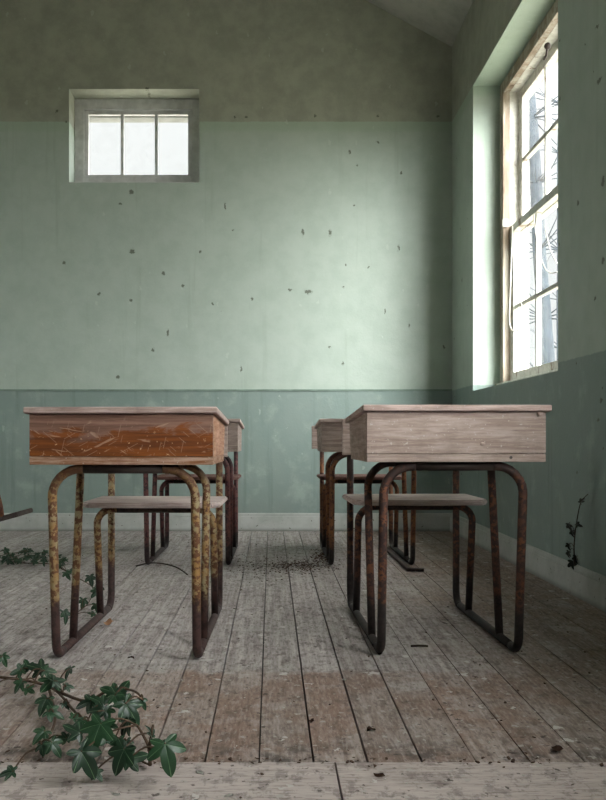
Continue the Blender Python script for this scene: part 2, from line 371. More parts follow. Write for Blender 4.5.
# ------------------------------------------------------------------ room
def grid_wall(name, axis, at, thick, a0, a1, ztop, holes, mat, zb=-.05, ztops=None):
    """wall with rectangular openings; axis 'x': runs along X at Y=at..at+thick; 'y': runs along Y at X=at..at+thick"""
    bm = bmesh.new()
    As = sorted({a0, a1, *[h[0] for h in holes], *[h[1] for h in holes]})
    Zs = sorted({zb, ztop, *[h[2] for h in holes], *[h[3] for h in holes]})
    vc = {}
    def V(a, z, d):
        k = (round(a, 5), round(z, 5), d)
        if k not in vc:
            o = at+(thick if d else 0)
            vc[k] = bm.verts.new((a, o, z) if axis == 'x' else (o, a, z))
        return vc[k]
    solid = lambda i, j: 0 <= i < len(As)-1 and 0 <= j < len(Zs)-1 and not any(h[0]-1e-6 <= As[i] and As[i+1] <= h[1]+1e-6 and h[2]-1e-6 <= Zs[j] and Zs[j+1] <= h[3]+1e-6 for h in holes)
    for i in range(len(As)-1):
        for j in range(len(Zs)-1):
            if not solid(i, j): continue
            A, B, C, D = As[i], As[i+1], Zs[j], Zs[j+1]
            for d in (0, 1): bm.faces.new((V(A, C, d), V(B, C, d), V(B, D, d), V(A, D, d)))
            for (di, dj, p, q) in ((-1, 0, (A, C), (A, D)), (1, 0, (B, C), (B, D)), (0, -1, (A, C), (B, C)), (0, 1, (A, D), (B, D))):
                if not solid(i+di, j+dj):
                    bm.faces.new((V(*p, 0), V(*q, 0), V(*q, 1), V(*p, 1)))
    o = link(name, bm, mat); tag(o, kind='structure'); return o
EAVE, SLOPE, RX = 3.487, .54, (XR+XL)/2
RIDGE = EAVE+SLOPE*(XR-RX)
w1 = (pY(69, 0, YB).x, pY(199.3, 0, YB).x, pY(0, 182.6, YB).z, pY(0, 89, YB).z)
WY0, WY1, WZ0, WZ1 = 4.09, 5.81, .975, 2.942
holes_l = [(2.7, 3.7, WZ0, WZ1)]  # left wall opening for the added fill window
holes_r = [(WY0, WY1, WZ0, WZ1), (.15, 1.87, WZ0, WZ1), (-2.2, -.9, WZ0, WZ1)]
grid_wall('wall_back', 'x', YB, .36, XL-.33, XR+.33, RIDGE+.1, [w1], M['wall_back'])
grid_wall('wall_right', 'y', XR, .33, YF, YB, EAVE+.02, holes_r, M['wall_right'])
grid_wall('wall_left', 'y', XL-.33, .33, YF, YB, EAVE+.02, holes_l, M['wall_plain'])
grid_wall('wall_front', 'x', YF-.36, .36, XL-.33, XR+.33, RIDGE+.1, [], M['wall_plain'])
bm = bmesh.new()
def slab(xa, za, xb, zb):
    t = .12
    prof = [(xa, za), (xb, zb), (xb, zb+t), (xa, za+t)]
    a = [bm.verts.new((x, YF-.36, z)) for x, z in prof]; b = [bm.verts.new((x, YB+.36, z)) for x, z in prof]
    bm.faces.new(a); bm.faces.new(b[::-1])
    for i in range(4): bm.faces.new((a[i], a[(i+1) % 4], b[(i+1) % 4], b[i]))
slab(RX, RIDGE, XR+.6, EAVE-SLOPE*.6); slab(RX, RIDGE, XL-.6, EAVE-SLOPE*.6)
tag(link('ceiling', bm, M['ceiling']), kind='structure')
# floor: long boards, dark void below
bm = bmesh.new(); PITCH, S0, YS = .1127, -.0248, 1.861
k0 = math.floor((XL-S0)/PITCH)
for k in range(k0, 13):
    xa, xb = max(S0+k*PITCH, XL), min(S0+(k+1)*PITCH, XR)
    if xb-xa < .02: continue
    gap = R.choice([.0012, .0016, .0022]); dz = R.uniform(-.0022, 0)
    cuts = [YS+.002]
    if R.random() < .35: cuts.append(R.uniform(3.2, 6.0))
    cuts.append(YB)
    for a, b in zip(cuts, cuts[1:]): box(bm, xa+gap, xb-gap, a, b-.0015, -.022, dz, .0012)
box(bm, XL, XR, YS, YB, -.05, -.03, 0, 1)
tag(link('floor', bm, [M['floor'], M['under']]), kind='structure')
bm = bmesh.new()
y1 = YS-.003
while y1 > YF:
    y0 = max(y1-.42, YF); xs = [XL, .1321 if y1 > 1.7 else R.uniform(-1, 1), XR]
    for a, b in zip(xs, xs[1:]): box(bm, a+.0018, b-.0018, y0+.003, y1, -.03, .001, .0015)
    y1 = y0
box(bm, XL, XR, YF, YS, -.06, -.035, 0, 1)
tag(link('floor_threshold', bm, [M['floor_front'], M['under']]), kind='structure')
def skirting(name, pts):
    o = link(name, pts, M['skirting']); tag(o, kind='structure')
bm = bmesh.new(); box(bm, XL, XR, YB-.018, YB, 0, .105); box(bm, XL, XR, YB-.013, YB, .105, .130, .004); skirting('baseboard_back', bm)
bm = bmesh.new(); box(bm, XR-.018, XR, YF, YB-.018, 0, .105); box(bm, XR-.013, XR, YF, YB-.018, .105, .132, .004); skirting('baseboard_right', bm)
bm = bmesh.new(); box(bm, XL, XR, YB-.009, YB, 1.008, 1.022, .003)
tag(link('trim_1', bm, flat('dado_rail_paint', srgb(134, 152, 140))), kind='structure')

# back window
g1 = tag(empty('window_1', ((w1[0]+w1[1])/2, YB+.19, w1[2])), kind='structure')
def P1(bm, name, m, par=None, **k):
    o = link(name, bm, m, par or g1, **k); o.matrix_parent_inverse = Matrix.Identity(4)
    q = g1.location
    o.data.transform(Matrix.Translation(-q)) if par is None else None
    return o
Yf = YB+.195
def W1(u, v, Y=Yf): p = pY(u, v, Y); return p.x, p.z
fx0, fz1 = W1(75, 100); fx1, fz0 = W1(198.5, 183)
fx0, fx1, fz0, fz1 = w1[0]-.005, w1[1]+.005, w1[2]-.005, w1[3]+.005
ix0, iz1 = W1(83.8, 109.5); ix1, iz0 = W1(191.8, 175.5)
bm = bmesh.new()
for a in ((fx0, ix0, fz0, fz1), (ix1, fx1, fz0, fz1), (ix0, ix1, iz1, fz1), (ix0, ix1, fz0, iz0)): box(bm, a[0], a[1], Yf, Yf+.06, a[2], a[3], .002)
P1(bm, 'window_frame', M['grey_frame'])
bm = bmesh.new(); b_ = .03
jx0, jx1, jz0, jz1 = ix0+b_, ix1-b_, iz0+.012, iz1-b_
for a in ((ix0, jx0, iz0, iz1), (jx1, ix1, iz0, iz1), (jx0, jx1, jz1, iz1), (jx0, jx1, iz0, jz0)): box(bm, a[0], a[1], Yf+.02, Yf+.055, a[2], a[3], .003)
P1(bm, 'sash', M['grey_frame'])
for u in (122.3, 156.4):
    x, _ = W1(u, 0, Yf+.03)
    P1(bx(x-.011, x+.011, Yf+.022, Yf+.052, jz0, jz1), 'glazing_bar', M['grey_frame'])
P1(bx(jx0, jx1, Yf+.036, Yf+.039, jz0, jz1), 'pane', M['glass'])
bm = bmesh.new(); prism_x(bm, [(YB+.002, w1[2]), (Yf, w1[2]), (Yf, w1[2]+.035), (YB+.002, w1[2]+.004)], w1[0], w1[1]); P1(bm, 'sloping_sill', M['grey_frame'])
bm = bmesh.new(); box(bm, w1[0]-.2, w1[1]+.2, YB+.30, YB+.42, pY(0, 118, YB+.31).z, w1[3]+.1, .01)
tag(link('trim_2', bm, M['stone']), kind='structure')

# sash windows in the right wall, and one added at left for fill
def sash_window(name, y0, y1, cords, left=False):
    g = tag(empty(name, (XR+.2, (y0+y1)/2, WZ0)), kind='structure')
    def P(n, bm, m, smooth=False):
        o = link(n, bm, m, g, smooth); o.data.transform(Matrix.Translation(-g.location)); return o
    Xc = XR+.174
    a, b = y0+.11, y1-.11
    bm = bmesh.new()
    for (p, q) in ((y0-.004, a), (b, y1+.004)): box(bm, Xc, Xc+.035, p, q, WZ0, WZ1+.004, .003)
    box(bm, Xc, Xc+.035, a, b, 2.86, WZ1+.004, .003)
    for (p, q) in ((a-.02, a+.012), (b-.012, b+.02)): box(bm, Xc-.012, Xc, p, q, WZ0+.05, 2.87, .004)
    box(bm, Xc-.012, Xc, a, b, 2.85, 2.882, .004)
    P('casing', bm, M['casing'])
    bm = bmesh.new()
    for (p, q) in ((y0-.004, a), (b, y1+.004)): box(bm, Xc+.036, Xc+.155, p, q, WZ0, WZ1+.004)
    box(bm, Xc+.036, Xc+.155, a, b, 2.86, WZ1+.004)
    box(bm, Xc+.082, Xc+.09, b-.01, b, WZ0, 2.86); box(bm, Xc+.082, Xc+.09, a, a+.01, WZ0, 2.86)
    P('pulley_stile', bm, M['win'])
    P('window_sill', bx(Xc-.03, Xc+.17, y0-.004, y1+.004, WZ0-.006, WZ0+.045, .006), M['win'])
    def sash(n, x0, z0, z1, bot, top, bar):
        st = .07
        bm = bmesh.new(); X1 = x0+.042
        box(bm, x0, X1, a+.002, a+st, z0, z1, .003); box(bm, x0, X1, b-st, b-.002, z0, z1, .003)
        box(bm, x0, X1, a+st, b-st, z0, z0+bot, .003); box(bm, x0, X1, a+st, b-st, z1-top, z1, .003)
        P(n, bm, M['win'])
        w = (b-a-2*st)/3
        for k in (1, 2):
            yc = a+st+k*w
            P('glazing_bar', bx(x0+.006, X1-.006, yc-.012, yc+.012, z0+bot, z1-top, .004), M['win'])
        P('glazing_bar', bx(x0+.006, X1-.006, a+st, b-st, bar-.013, bar+.013, .004), M['win'])
        P('pane', bx(x0+.026, x0+.029, a+st, b-st, z0+bot, z1-top), M['glass'])
    sash('upper_sash', Xc+.092, 1.965, 2.858, .045, .055, 2.415)
    sash('lower_sash', Xc+.038, WZ0+.046, 2.01, .06, .045, 1.487)
    if cords:
        def crd(pts, r=.0035):
            p = [Vector(q) for q in pts]; out = []
            for i in range(len(p)-1):
                p0, p1, p2, p3 = p[max(i-1, 0)], p[i], p[i+1], p[min(i+2, len(p)-1)]
                for s in range(8):
                    t = s/8; out.append(.5*((2*p1)+(p2-p0)*t+(2*p0-5*p1+4*p2-p3)*t*t+(3*p1-p0-3*p2+p3)*t**3))
            return tb(out+[p[-1]], r, 6)
        q = lambda u, v, X=XR+.165: (X, X*F/(u-UX), H-(v-UY)*(X/(u-UX)))
        P('sash_cord', crd([q(512.5,226), q(511.5,255), q(510,300), q(509.5,322), q(513,331), q(519,329), q(522,318), q(522,306), q(518,300)]), M['cord'], True)
        P('sash_cord', crd([q(533.5,214), q(536,235), q(539,252), q(545,268), q(551,273), q(557,272)], .003), M['cord'], True)
        P('sash_cord', crd([q(545,226), q(549,245), q(553,256), q(557,263)], .003), M['cord'], True)
        P('cord_knob', bx(Xc-.02, Xc+.02, b-.035, b-.012, 2.0, 2.05, .008), M['win'])
        bm = bmesh.new(); c = q(547.5, 46, XR+.16); bmesh.ops.create_uvsphere(bm, u_segments=10, v_segments=8, radius=.018, matrix=Matrix.Translation(c))
        tube(bm, [c, Vector(c)+Vector((-.004, .01, -.05)), Vector(c)+Vector((-.01, .03, -.06))], .006, 8)
        P('pulley_hook', bm, M['iron'], True)
    if left: g.location.x = XL-.2; g.rotation_euler.z = math.pi
    return g
sash_window('window_2', WY0, WY1, True)
sash_window('window_3', .15, 1.87, False)
sash_window('window_4', -2.2, -.9, False)
sash_window('window_fill_left', 2.7, 3.7, False, True)  # added unseen window that fills the corner and right wall with light

# ------------------------------------------------------------------ desks
RT = .0135
def desk(X, Y, rot, mats, label, seed=0):
    d = empty('school_desk', (X, Y, 0), math.radians(rot))
    tag(d, label, 'school desk', 'school desks with attached seats')
    hx, ZB = .212, .585
    fy, my, mt, sy, stp, ry = -.055, .205, .315, .62, .555, .82
    mt_ = mats
    yb0, yb1, zb0, bw_, sl = -.09, .315, .5985, .268, .062
    fz = .749
    und = lambda y: fz-(y-yb0)*sl
    # box
    bot = link('bottom_board', bx(-bw_, bw_, yb0, yb1, zb0, .622, .0022), mt_['strip'], d)
    bm = bmesh.new(); box(bm, -bw_, bw_, yb0, yb0+.018, .6235, fz-.0015, .0015); fp = link('front_panel', bm, mt_['front'], d)
    if mt_.get('extra'):
        link('screw', screw_bm((.163, yb0-.001, .612)), M['screw'], fp)
        b2 = bmesh.new(); bmesh.ops.create_uvsphere(b2, u_segments=10, v_segments=6, radius=.006, matrix=Matrix.Translation((.078, yb0, .652)) @ Matrix.Diagonal((1.4, .35, 1, 1)))
        link('wood_knot', b2, M['wood_x'], fp, True)
        link('lid_stop', bx(.243, .256, yb0-.012, yb0, .735, .748, .002), M['wood_x'], fp)
    prof = [(yb0+.018, .622), (yb1+.012, .622), (.362, und(.362)-.0005), (yb0+.018, und(yb0+.018)-.0005)]
    for s in (-1, 1):
        bm = bmesh.new(); prism_x(bm, prof, s*bw_, s*(bw_-.018), .0012); link('side_panel', bm, mt_['side'], d)
    bm = bmesh.new(); prism_x(bm, [(yb1-.006, .622), (yb1+.010, .622), (.358, und(.358)-.001), (.342, und(.342)-.001)], -bw_+.018, bw_-.018); link('back_panel', bm, mt_['front2'], d)
    bm = bmesh.new(); y0, y1, tk = yb0-.016, .375, .019
    prism_x(bm, [(y0, und(y0)), (y1, und(y1)), (y1, und(y1)+tk), (y0, und(y0)+tk)], -bw_-.014, bw_+.014, .005); link('lid', bm, mt_['lid'], d)
    # frame
    c0 = hx-.095
    for s in (-1, 1):
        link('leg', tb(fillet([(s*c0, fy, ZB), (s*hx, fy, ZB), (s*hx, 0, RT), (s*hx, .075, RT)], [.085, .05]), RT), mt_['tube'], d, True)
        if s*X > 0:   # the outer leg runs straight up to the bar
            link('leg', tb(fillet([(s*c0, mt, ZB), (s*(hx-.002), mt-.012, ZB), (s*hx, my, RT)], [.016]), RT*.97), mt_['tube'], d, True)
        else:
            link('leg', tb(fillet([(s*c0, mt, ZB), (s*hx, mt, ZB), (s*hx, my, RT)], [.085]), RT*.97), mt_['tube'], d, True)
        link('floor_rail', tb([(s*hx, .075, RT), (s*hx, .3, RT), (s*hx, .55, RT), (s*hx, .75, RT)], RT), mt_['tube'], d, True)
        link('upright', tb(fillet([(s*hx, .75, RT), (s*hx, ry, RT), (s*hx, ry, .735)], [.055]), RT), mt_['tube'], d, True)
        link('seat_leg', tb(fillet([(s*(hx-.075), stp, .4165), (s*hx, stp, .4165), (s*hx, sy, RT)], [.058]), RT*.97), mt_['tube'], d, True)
    link('crossbar', tb([(-c0, fy, ZB), (c0, fy, ZB)], RT), M['bar'], d, True)
    link('crossbar', tb([(-c0, mt, ZB), (c0, mt, ZB)], RT*.97), M['bar'], d, True)
    link('seat_crossbar', tb([(-hx+.075, stp, .4165), (hx-.075, stp, .4165)], RT*.97), M['bar'], d, True)
    # seat with clipped corners, backrest
    bm = bmesh.new(); a, sy0, sy1 = .246, .425, .80
    out = [(-a+.03, sy0), (a-.03, sy0), (a, sy0+.05), (a, sy1), (-a, sy1), (-a, sy0+.05)]
    lo = [bm.verts.new((x, y, .430)) for x, y in out]; hi = [bm.verts.new((x, y, .449)) for x, y in out]
    fs = [bm.faces.new(lo), bm.faces.new(hi[::-1])]+[bm.faces.new((lo[i], lo[(i+1) % 6], hi[(i+1) % 6], hi[i])) for i in range(6)]
    bmesh.ops.bevel(bm, geom=list({e for f in fs for e in f.edges}), offset=.005, segments=3, affect='EDGES')
    link('seat', bm, mt_['seat'], d)
    a = mt_.get('bw', a)
    link('backrest', bx(-a, a, ry-RT-.018, ry-RT, .603, .745, .004), mt_['back'], d)
    return d
def screw_bm(p):
    bm = bmesh.new(); bmesh.ops.create_cone(bm, cap_ends=True, segments=12, radius1=.005, radius2=.004, depth=.003, matrix=Matrix.Translation(p) @ Matrix.Rotation(math.pi/2, 4, 'X')); return bm
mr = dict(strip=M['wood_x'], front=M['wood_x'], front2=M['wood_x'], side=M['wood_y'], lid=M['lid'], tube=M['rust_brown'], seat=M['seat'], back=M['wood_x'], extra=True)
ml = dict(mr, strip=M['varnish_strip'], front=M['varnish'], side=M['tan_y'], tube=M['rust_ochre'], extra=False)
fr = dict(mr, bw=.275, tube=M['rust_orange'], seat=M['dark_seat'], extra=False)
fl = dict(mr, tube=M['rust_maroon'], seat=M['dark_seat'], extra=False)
desk(.550, 2.768, 1.6, mr, 'front right school desk with pale grey bare wood front and brown rusty tube legs')
desk(-.434, 2.705, -1.4, ml, 'school desk with scratched orange varnished front and yellow ochre rusty legs').scale = (1, 1, .989)
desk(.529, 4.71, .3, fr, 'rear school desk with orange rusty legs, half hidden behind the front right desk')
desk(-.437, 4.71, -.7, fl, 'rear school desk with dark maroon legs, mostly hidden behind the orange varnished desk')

# ------------------------------------------------------------------ broken seat at the left edge
b = tag(empty('broken_chair', (-1.62, 5.0, 0)), 'broken seat board with a rusty tube, tilting into view at the left edge', 'chair')
bm = bmesh.new(); prism_pts = None
p0, p1 = Vector((.252, 0, .272)), Vector((-.16, 0, .160))
dv = (p0-p1).normalized(); nv = Vector((-dv.z, 0, dv.x))
vs = []
for yy in (-.16, .16):
    for q in (p0, p1):
        for t in (0, -.027): vs.append(bm.verts.new(q+nv*t+Vector((0, yy, 0))))
fs = [bm.faces.new([vs[i] for i in q]) for q in ((0,1,3,2),(4,6,7,5),(0,4,5,1),(2,3,7,6),(0,2,6,4),(1,5,7,3))]
bmesh.ops.bevel(bm, geom=list({e for f in fs for e in f.edges}), offset=.004, segments=2, affect='EDGES')
link('seat', bm, M['iron'], b)
for yy in (-.13, .13):
    link('leg', tb([(-.12, yy, .158), (-.14, yy, .012), ], .012), M['rust_maroon'], b, True)
    link('leg', tb([(-.02, yy, .184), (-.01, yy, .0)], .012), M['rust_maroon'], b, True)
link('back_post', tb([(.168, -.145, .243), (.160, -.145, .30), (.145, -.145, .362)], .014), M['rust_orange'], b, True)

# ------------------------------------------------------------------ ivy
def leaf_mesh(name, curl, fold, wid, mat, seed):
    rr = random.Random(seed); bm = bmesh.new()
    lobes = [(0, 1.0), (58*wid, .74), (-58*wid, .74), (118, .52), (-118, .52)]
    NA = 60
    def rad(t):
        best = 0
        for a, l in lobes:
            d = abs((t-a+180) % 360-180)
            best = max(best, l*max(0, 1-(d/41)**1.1)*.62+l*.38*max(0, 1-(d/70)**2))
        if abs(t) > 160: best = max(.10, best*(1-(abs(t)-160)/28))
        return max(best, .14)
    rings = []; c = bm.verts.new((0, 0, 0)); lay = {}
    lay[c] = 1.0
    for f in (.22, .45, .7, .88, 1.0):
        ring = []
        for k in range(NA):
            t = -180+360*k/NA; r = rad(t)*f
            x, y = r*math.sin(math.radians(t)), r*math.cos(math.radians(t))
            dmin = min(abs((t-a+180) % 360-180) for a, l in lobes[:5])
            z = -curl*(x*x+y*y)+fold*abs(x)+.03*math.sin(5*math.radians(t)+seed)*f*f - (0.0 if dmin > 6 else .02*f)
            v = bm.verts.new((x, y+.0, z)); ring.append(v)
            lay[v] = 1.0 if dmin < 3.1 else max(0, .35-dmin/60)
        rings.append(ring)
    for k in range(NA): bm.faces.new((c, rings[0][k], rings[0][(k+1) % NA]))
    for a, b2 in zip(rings, rings[1:]):
        for k in range(NA): bm.faces.new((a[k], b2[k], b2[(k+1) % NA], a[(k+1) % NA]))
    vals = [lay[v] for v in bm.verts]
    me = bpy.data.meshes.new(name); bm.to_mesh(me); bm.free()
    at = me.attributes.new('vein', 'FLOAT', 'POINT')
    at.data.foreach_set('value', vals)
    for p in me.polygons: p.use_smooth = True
    me.materials.append(mat); return me
LEAF = [leaf_mesh('leaf', cu, fo, w, M['leaf'], i) for i, (cu, fo, w) in enumerate([(.25, .1, 1), (.5, .25, .95), (.1, -.15, 1.05), (.6, .45, .9), (.35, .0, 1.1)])]
DEADL = [leaf_mesh('leaf', .9, .7, .8, M['dead_ivy'], 11), leaf_mesh('leaf', .5, .9, .9, M['dead_ivy'], 12)]
def smooth_path(p, n=6):
    p = [Vector(q) for q in p]; out = []
    for i in range(len(p)-1):
        p0, p1, p2, p3 = p[max(i-1, 0)], p[i], p[i+1], p[min(i+2, len(p)-1)]
        for s in range(n):
            t = s/n; out.append(.5*((2*p1)+(p2-p0)*t+(2*p0-5*p1+4*p2-p3)*t*t+(3*p1-p0-3*p2+p3)*t**3))
    return out+[p[-1]]
def vine(name, label, stems, leaves, stem_r, stem_mat, origin, zmin=.004, meshes=None, ivy=True):
    g = tag(empty(name, origin), label, 'ivy'); O = Vector(origin); bm = bmesh.new(); pts = []
    for st in stems:
        sp = smooth_path(st); n = len(sp)
        tube(bm, [p-O for p in sp], [stem_r*(1-.5*i/n) for i in range(n)], 7); pts += sp
    for (pos, size, ang, nrm, mi) in leaves:
        n = Vector(nrm).normalized(); t = Vector((math.cos(math.radians(ang)), 0, math.sin(math.radians(ang))))
        t = t-n*t.dot(n)
        if t.length < .05: t = Vector((1, 0, 0))
        t.normalize(); x = t.cross(n)
        m = Matrix((x, t, n)).transposed().to_4x4()
        base = Vector(pos)-t*size*.30
        me = (meshes or LEAF)[mi % len(meshes or LEAF)]
        low = min((m.to_3x3() @ (v.co*size*.72)).z for v in me.vertices)
        if base.z+low < zmin: base.z = zmin-low
        o = bpy.data.objects.new('leaf', me); col.objects.link(o); o.parent = g
        o.matrix_local = Matrix.Translation(base-O) @ m @ Matrix.Scale(size*.72, 4)
        q = min(pts, key=lambda p: (p-base).length)
        mid = (q+base)/2+Vector((0, 0, .012 if zmin < .02 else 0))
        tube(bm, [p-O for p in smooth_path([q, mid, base], 4)], stem_r*.45, 6)
    link('stem', bm, stem_mat, g, True); return g
def L(u, v, s, ang=-90, h=.045, mi=None, n=None):
    p = px(u, v, h)
    nr = n or (R.uniform(-.45, .45), R.uniform(-.9, -.35), R.uniform(.45, .9))
    return (p, s*p.y/F*.98, ang, nr, R.randrange(5) if mi is None else mi)
fg = [L(4,660,15,-70), L(16,671,20,200), L(18,686,17,-120,.03), L(35,667,24,160,.05), L(50,670,18,20,.05), L(67,672,17,-85,.07), L(48,684,30,-110,.06),
 L(59,680,20,40,.07), L(43,704,24,-100,.035), L(55,713,23,-20,.03), L(66,705,12,-60,.03), L(40,735,22,-120,.04), L(42,749,18,-70,.025), L(56,748,24,-60,.03), L(73,729,28,150,.06),
 L(62,738,16,190,.04), L(95,736,44,-100,.09,0,(-.15,-.75,.6)), L(88,762,42,-60,.05,3,(.3,-.8,.5)), L(84,703,24,200,.06), L(98,700,22,140,.07),
 L(109,690,24,150,.08), L(122,689,30,70,.09), L(116,699,22,-60,.08), L(107,713,20,-80,.05), L(98,710,22,180,.06), L(132,712,36,-60,.09,1,(.3,-.7,.6)),
 L(143,703,15,-65,.10,3), L(123,727,32,-130,.06,1,(-.5,-.5,.4)), L(119,760,38,-105,.05,0,(-.3,-.85,.45)), L(137,757,30,20,.05,2,(.1,-.8,.6)),
 L(151,731,16,95,.09,3,(.9,-.4,.2)), L(168,757,44,-80,.07,4,(.15,-.85,.5)), L(105,733,28,80,.06,1), L(118,745,20,-90,.04), L(6,772,22,190,.02), L(-14,668,22,-90,.03), L(-10,690,20,-70,.03),
 L(30,690,15,-40,.03), L(70,686,14,30,.05), L(78,722,18,-140,.04), L(112,725,16,-30,.06), L(128,745,16,-80,.04), L(86,742,18,-150,.04), L(98,776,18,-60,.015), L(27,664,16,110,.05), L(76,715,14,60,.04)]
stems = [[px(-30,672,.02), px(0,677,.02), px(30,681,.025), px(55,690,.03), px(75,712,.03), px(90,724,.03), px(118,746,.03), px(140,760,.015), px(150,765,.012)],
 [px(55,690,.03), px(85,701,.05), px(105,692,.07), px(122,689,.085), px(136,692,.10), px(143,700,.105)],
 [px(150,765,.012), px(149,748,.035), px(143,735,.06), px(137,725,.085)],
 [px(149,750,.03), px(158,748,.05), px(165,748,.075)], [px(149,748,.035), px(151,738,.07), px(153,725,.10)],
 [px(48,686,.03), px(52,700,.02), px(55,720,.02), px(48,738,.02), px(38,748,.015)]]
vine('ivy_vine', 'large trailing green ivy with veined leaves on the floor at bottom left', stems, fg, .0042, M['stem'], px(90, 760))
rl = []
for i in range(27):
    u = -3+i*2.6; v = 557+R.uniform(-7, 5)+max(0, u-50)*.5
    rl.append(L(u, v, R.uniform(7, 12), R.uniform(-180, 180), R.uniform(.015, .06)))
rl += [L(67,575,12,-60,.03), L(71,571,9), L(91,580,14,-80,.05), L(97,589,15,-90,.04), L(94,594,12,-120,.03), L(83,604,13,-100,.03), L(97,609,15,-70,.03), L(91,613,11,190,.03), L(66,616,16,-90,.04), L(62,560,9), L(60,566,8)]
rs = [[px(-8,560,.012), px(3,561,.012), px(25,563,.012), px(50,564,.012), px(64,570,.012), px(80,579,.012), px(93,588,.012), px(89,602,.012), px(78,612,.012), px(66,620,.012)]]
vine('ivy_vine', 'thin strand of small ivy leaves creeping across the floor behind the yellow legged desk', rs, rl, .003, M['stem'], px(60, 566))
def WR(u, v, X=XR-.014): Y = X*F/(u-UX); return Vector((X, Y, H-(v-UY)*Y/F))
wl = [(WR(*a), s, an, (-.8, -.5, .15), i) for i, (a, s, an) in enumerate([((569,527), .040, -60), ((579,525), .034, -20), ((572,534), .04, -90), ((569,547), .036, -80), ((568,555), .04, -120), ((574,566), .06, -60), ((582,500), .035, 40), ((576,560), .04, -90)])]
vine('ivy_vine', 'small dark withered ivy sprig climbing the right wall above the skirting board', [[WR(575,566,XR-.022), WR(574,550,XR-.016), WR(575,535), WR(577,520), WR(580,505), WR(583,499), WR(588,494)]], wl, .003, M['dark_stem'], WR(575,566,XR-.022), .01, DEADL)

# ------------------------------------------------------------------ litter
def crumple(name, pos, size, mat, label, cat, rot=0.0, hgt=.35, seed=0, thick=.0015, aspect=.6):
    rr = random.Random(seed); bm = bmesh.new(); NA = 16; rings = []
    h = lambda x, y: hgt*(.5*math.sin(3*x+seed)+.5*math.cos(4*y+2*seed))*.5+hgt*.5*abs(y)*1.3
    prof = [rr.uniform(.65, 1.05) for _ in range(NA)]
    for f in (0.0, .35, .7, 1.0):
        rings.append([(f*prof[k]*math.cos(2*math.pi*k/NA), f*prof[k]*aspect*math.sin(2*math.pi*k/NA)) for k in range(NA)])
    zs = [h(x, y) for r in rings for x, y in r]; zm = min(zs)
    V = [[bm.verts.new((x*size, y*size, (h(x, y)-zm)*size+.0006)) for x, y in r] for r in rings[1:]]
    c = bm.verts.new((0, 0, (h(0, 0)-zm)*size+.0006))
    for k in range(NA): bm.faces.new((c, V[0][k], V[0][(k+1) % NA]))
    for a, b2 in zip(V, V[1:]):
        for k in range(NA): bm.faces.new((a[k], b2[k], b2[(k+1) % NA], a[(k+1) % NA]))
    bmesh.ops.solidify(bm, geom=bm.faces[:], thickness=-thick)
    o = link(name, bm, mat, None, True); o.location = pos; o.rotation_euler = (0, 0, rot)
    lo = min(v.co.z for v in o.data.vertices); o.location.z -= lo-.0012
    return tag(o, label, cat)
for i, (u, v, s, lab) in enumerate([(311, 722, 10, 'dark curled dead leaf on the brown boards in the middle foreground'),
    (371, 731, 11, 'dark curled dead leaf on the brown boards right of centre'),
    (475, 678, 12, 'crumpled dead leaf on the boards right of the front right desk legs'),
    (379, 777, 13, 'dead leaf lying on the pale front board just right of its joint'),
    (557, 752, 17, 'long dead leaf beside the cross seam at bottom right'),
    (444, 624, 10, 'dead leaf on the floor between the legs of the front right desk'),
    (380, 654, 14, 'dead leaf scraps caught at the foot of the front right desk'),
    (131, 659, 9, 'small dead leaf on grey boards between the legs of the varnished desk')]):
    p = px(u, v); crumple('dead_leaf', p, s*.5*p.y/F, M['dead'], lab, 'dead leaf', R.uniform(0, 3), .5, i+1)
p = px(100, 625); crumple('dead_leaf', p+Vector((.03, 0, 0)), .022, M['tanleaf'], 'pale tan dead leaf beside the left floor rail of the varnished desk', 'dead leaf', .8, 1.1, 31)
for i, (u, v, s, lab) in enumerate([(200, 773, 15, 'white paint flake on the pale front board, right of the ivy'),
    (229, 796, 14, 'white paint flake at the bottom edge of the picture, left of centre'),
    (116, 795, 14, 'white paint flake on the pale front board under the ivy leaves'),
    (344, 680, 9, 'white paint flake on the boards near the front left foot of the front right desk'),
    (471, 711, 9, 'white paint flake on the brown boards at lower right')]):
    p = px(u, v); crumple('paint_flake', p, s*.5*p.y/F, M['flake'], lab, 'paint flake', R.uniform(0, 3), .08, 40+i, .001, .55)
def chips(name, label, cat, gen, n, mat, seed, hz=.004):
    rr = random.Random(seed); bm = bmesh.new()
    for _ in range(n):
        x, y, s = gen(rr); m = rr.randrange(3, 6); a0 = rr.uniform(0, 6.28); tl = rr.uniform(-.4, .4), rr.uniform(-.4, .4)
        pts = [(s*rr.uniform(.5, 1)*math.cos(a0+6.283*k/m), s*rr.uniform(.4, 1)*math.sin(a0+6.283*k/m)) for k in range(m)]
        lo = min(a*tl[0]+b2*tl[1] for a, b2 in pts); t = min(hz, s*.3)
        A = [bm.verts.new((x+a, y+b2, .0012+a*tl[0]+b2*tl[1]-lo)) for a, b2 in pts]; B = [bm.verts.new((v.co.x, v.co.y, v.co.z+t)) for v in A]
        bm.faces.new(A[::-1]); bm.faces.new(B)
        for k in range(m): bm.faces.new((A[k], A[(k+1) % m], B[(k+1) % m], B[k]))
    return tag(link(name, bm, mat), label, cat, kind='stuff')
def g_all(rr):
    y = 1.45+4.9*rr.random()**1.3; return rr.uniform(-2, XR-.03), y, rr.uniform(.0015, .0045)*(1.6 if rr.random() < .1 else 1)
chips('paint_flakes', 'tiny pale paint flakes scattered all over the floorboards', 'paint flakes', g_all, 1300, M['flake'], 3, .0008)
c1, c2, c3 = px(300, 566), px(258, 566), px(322, 556)
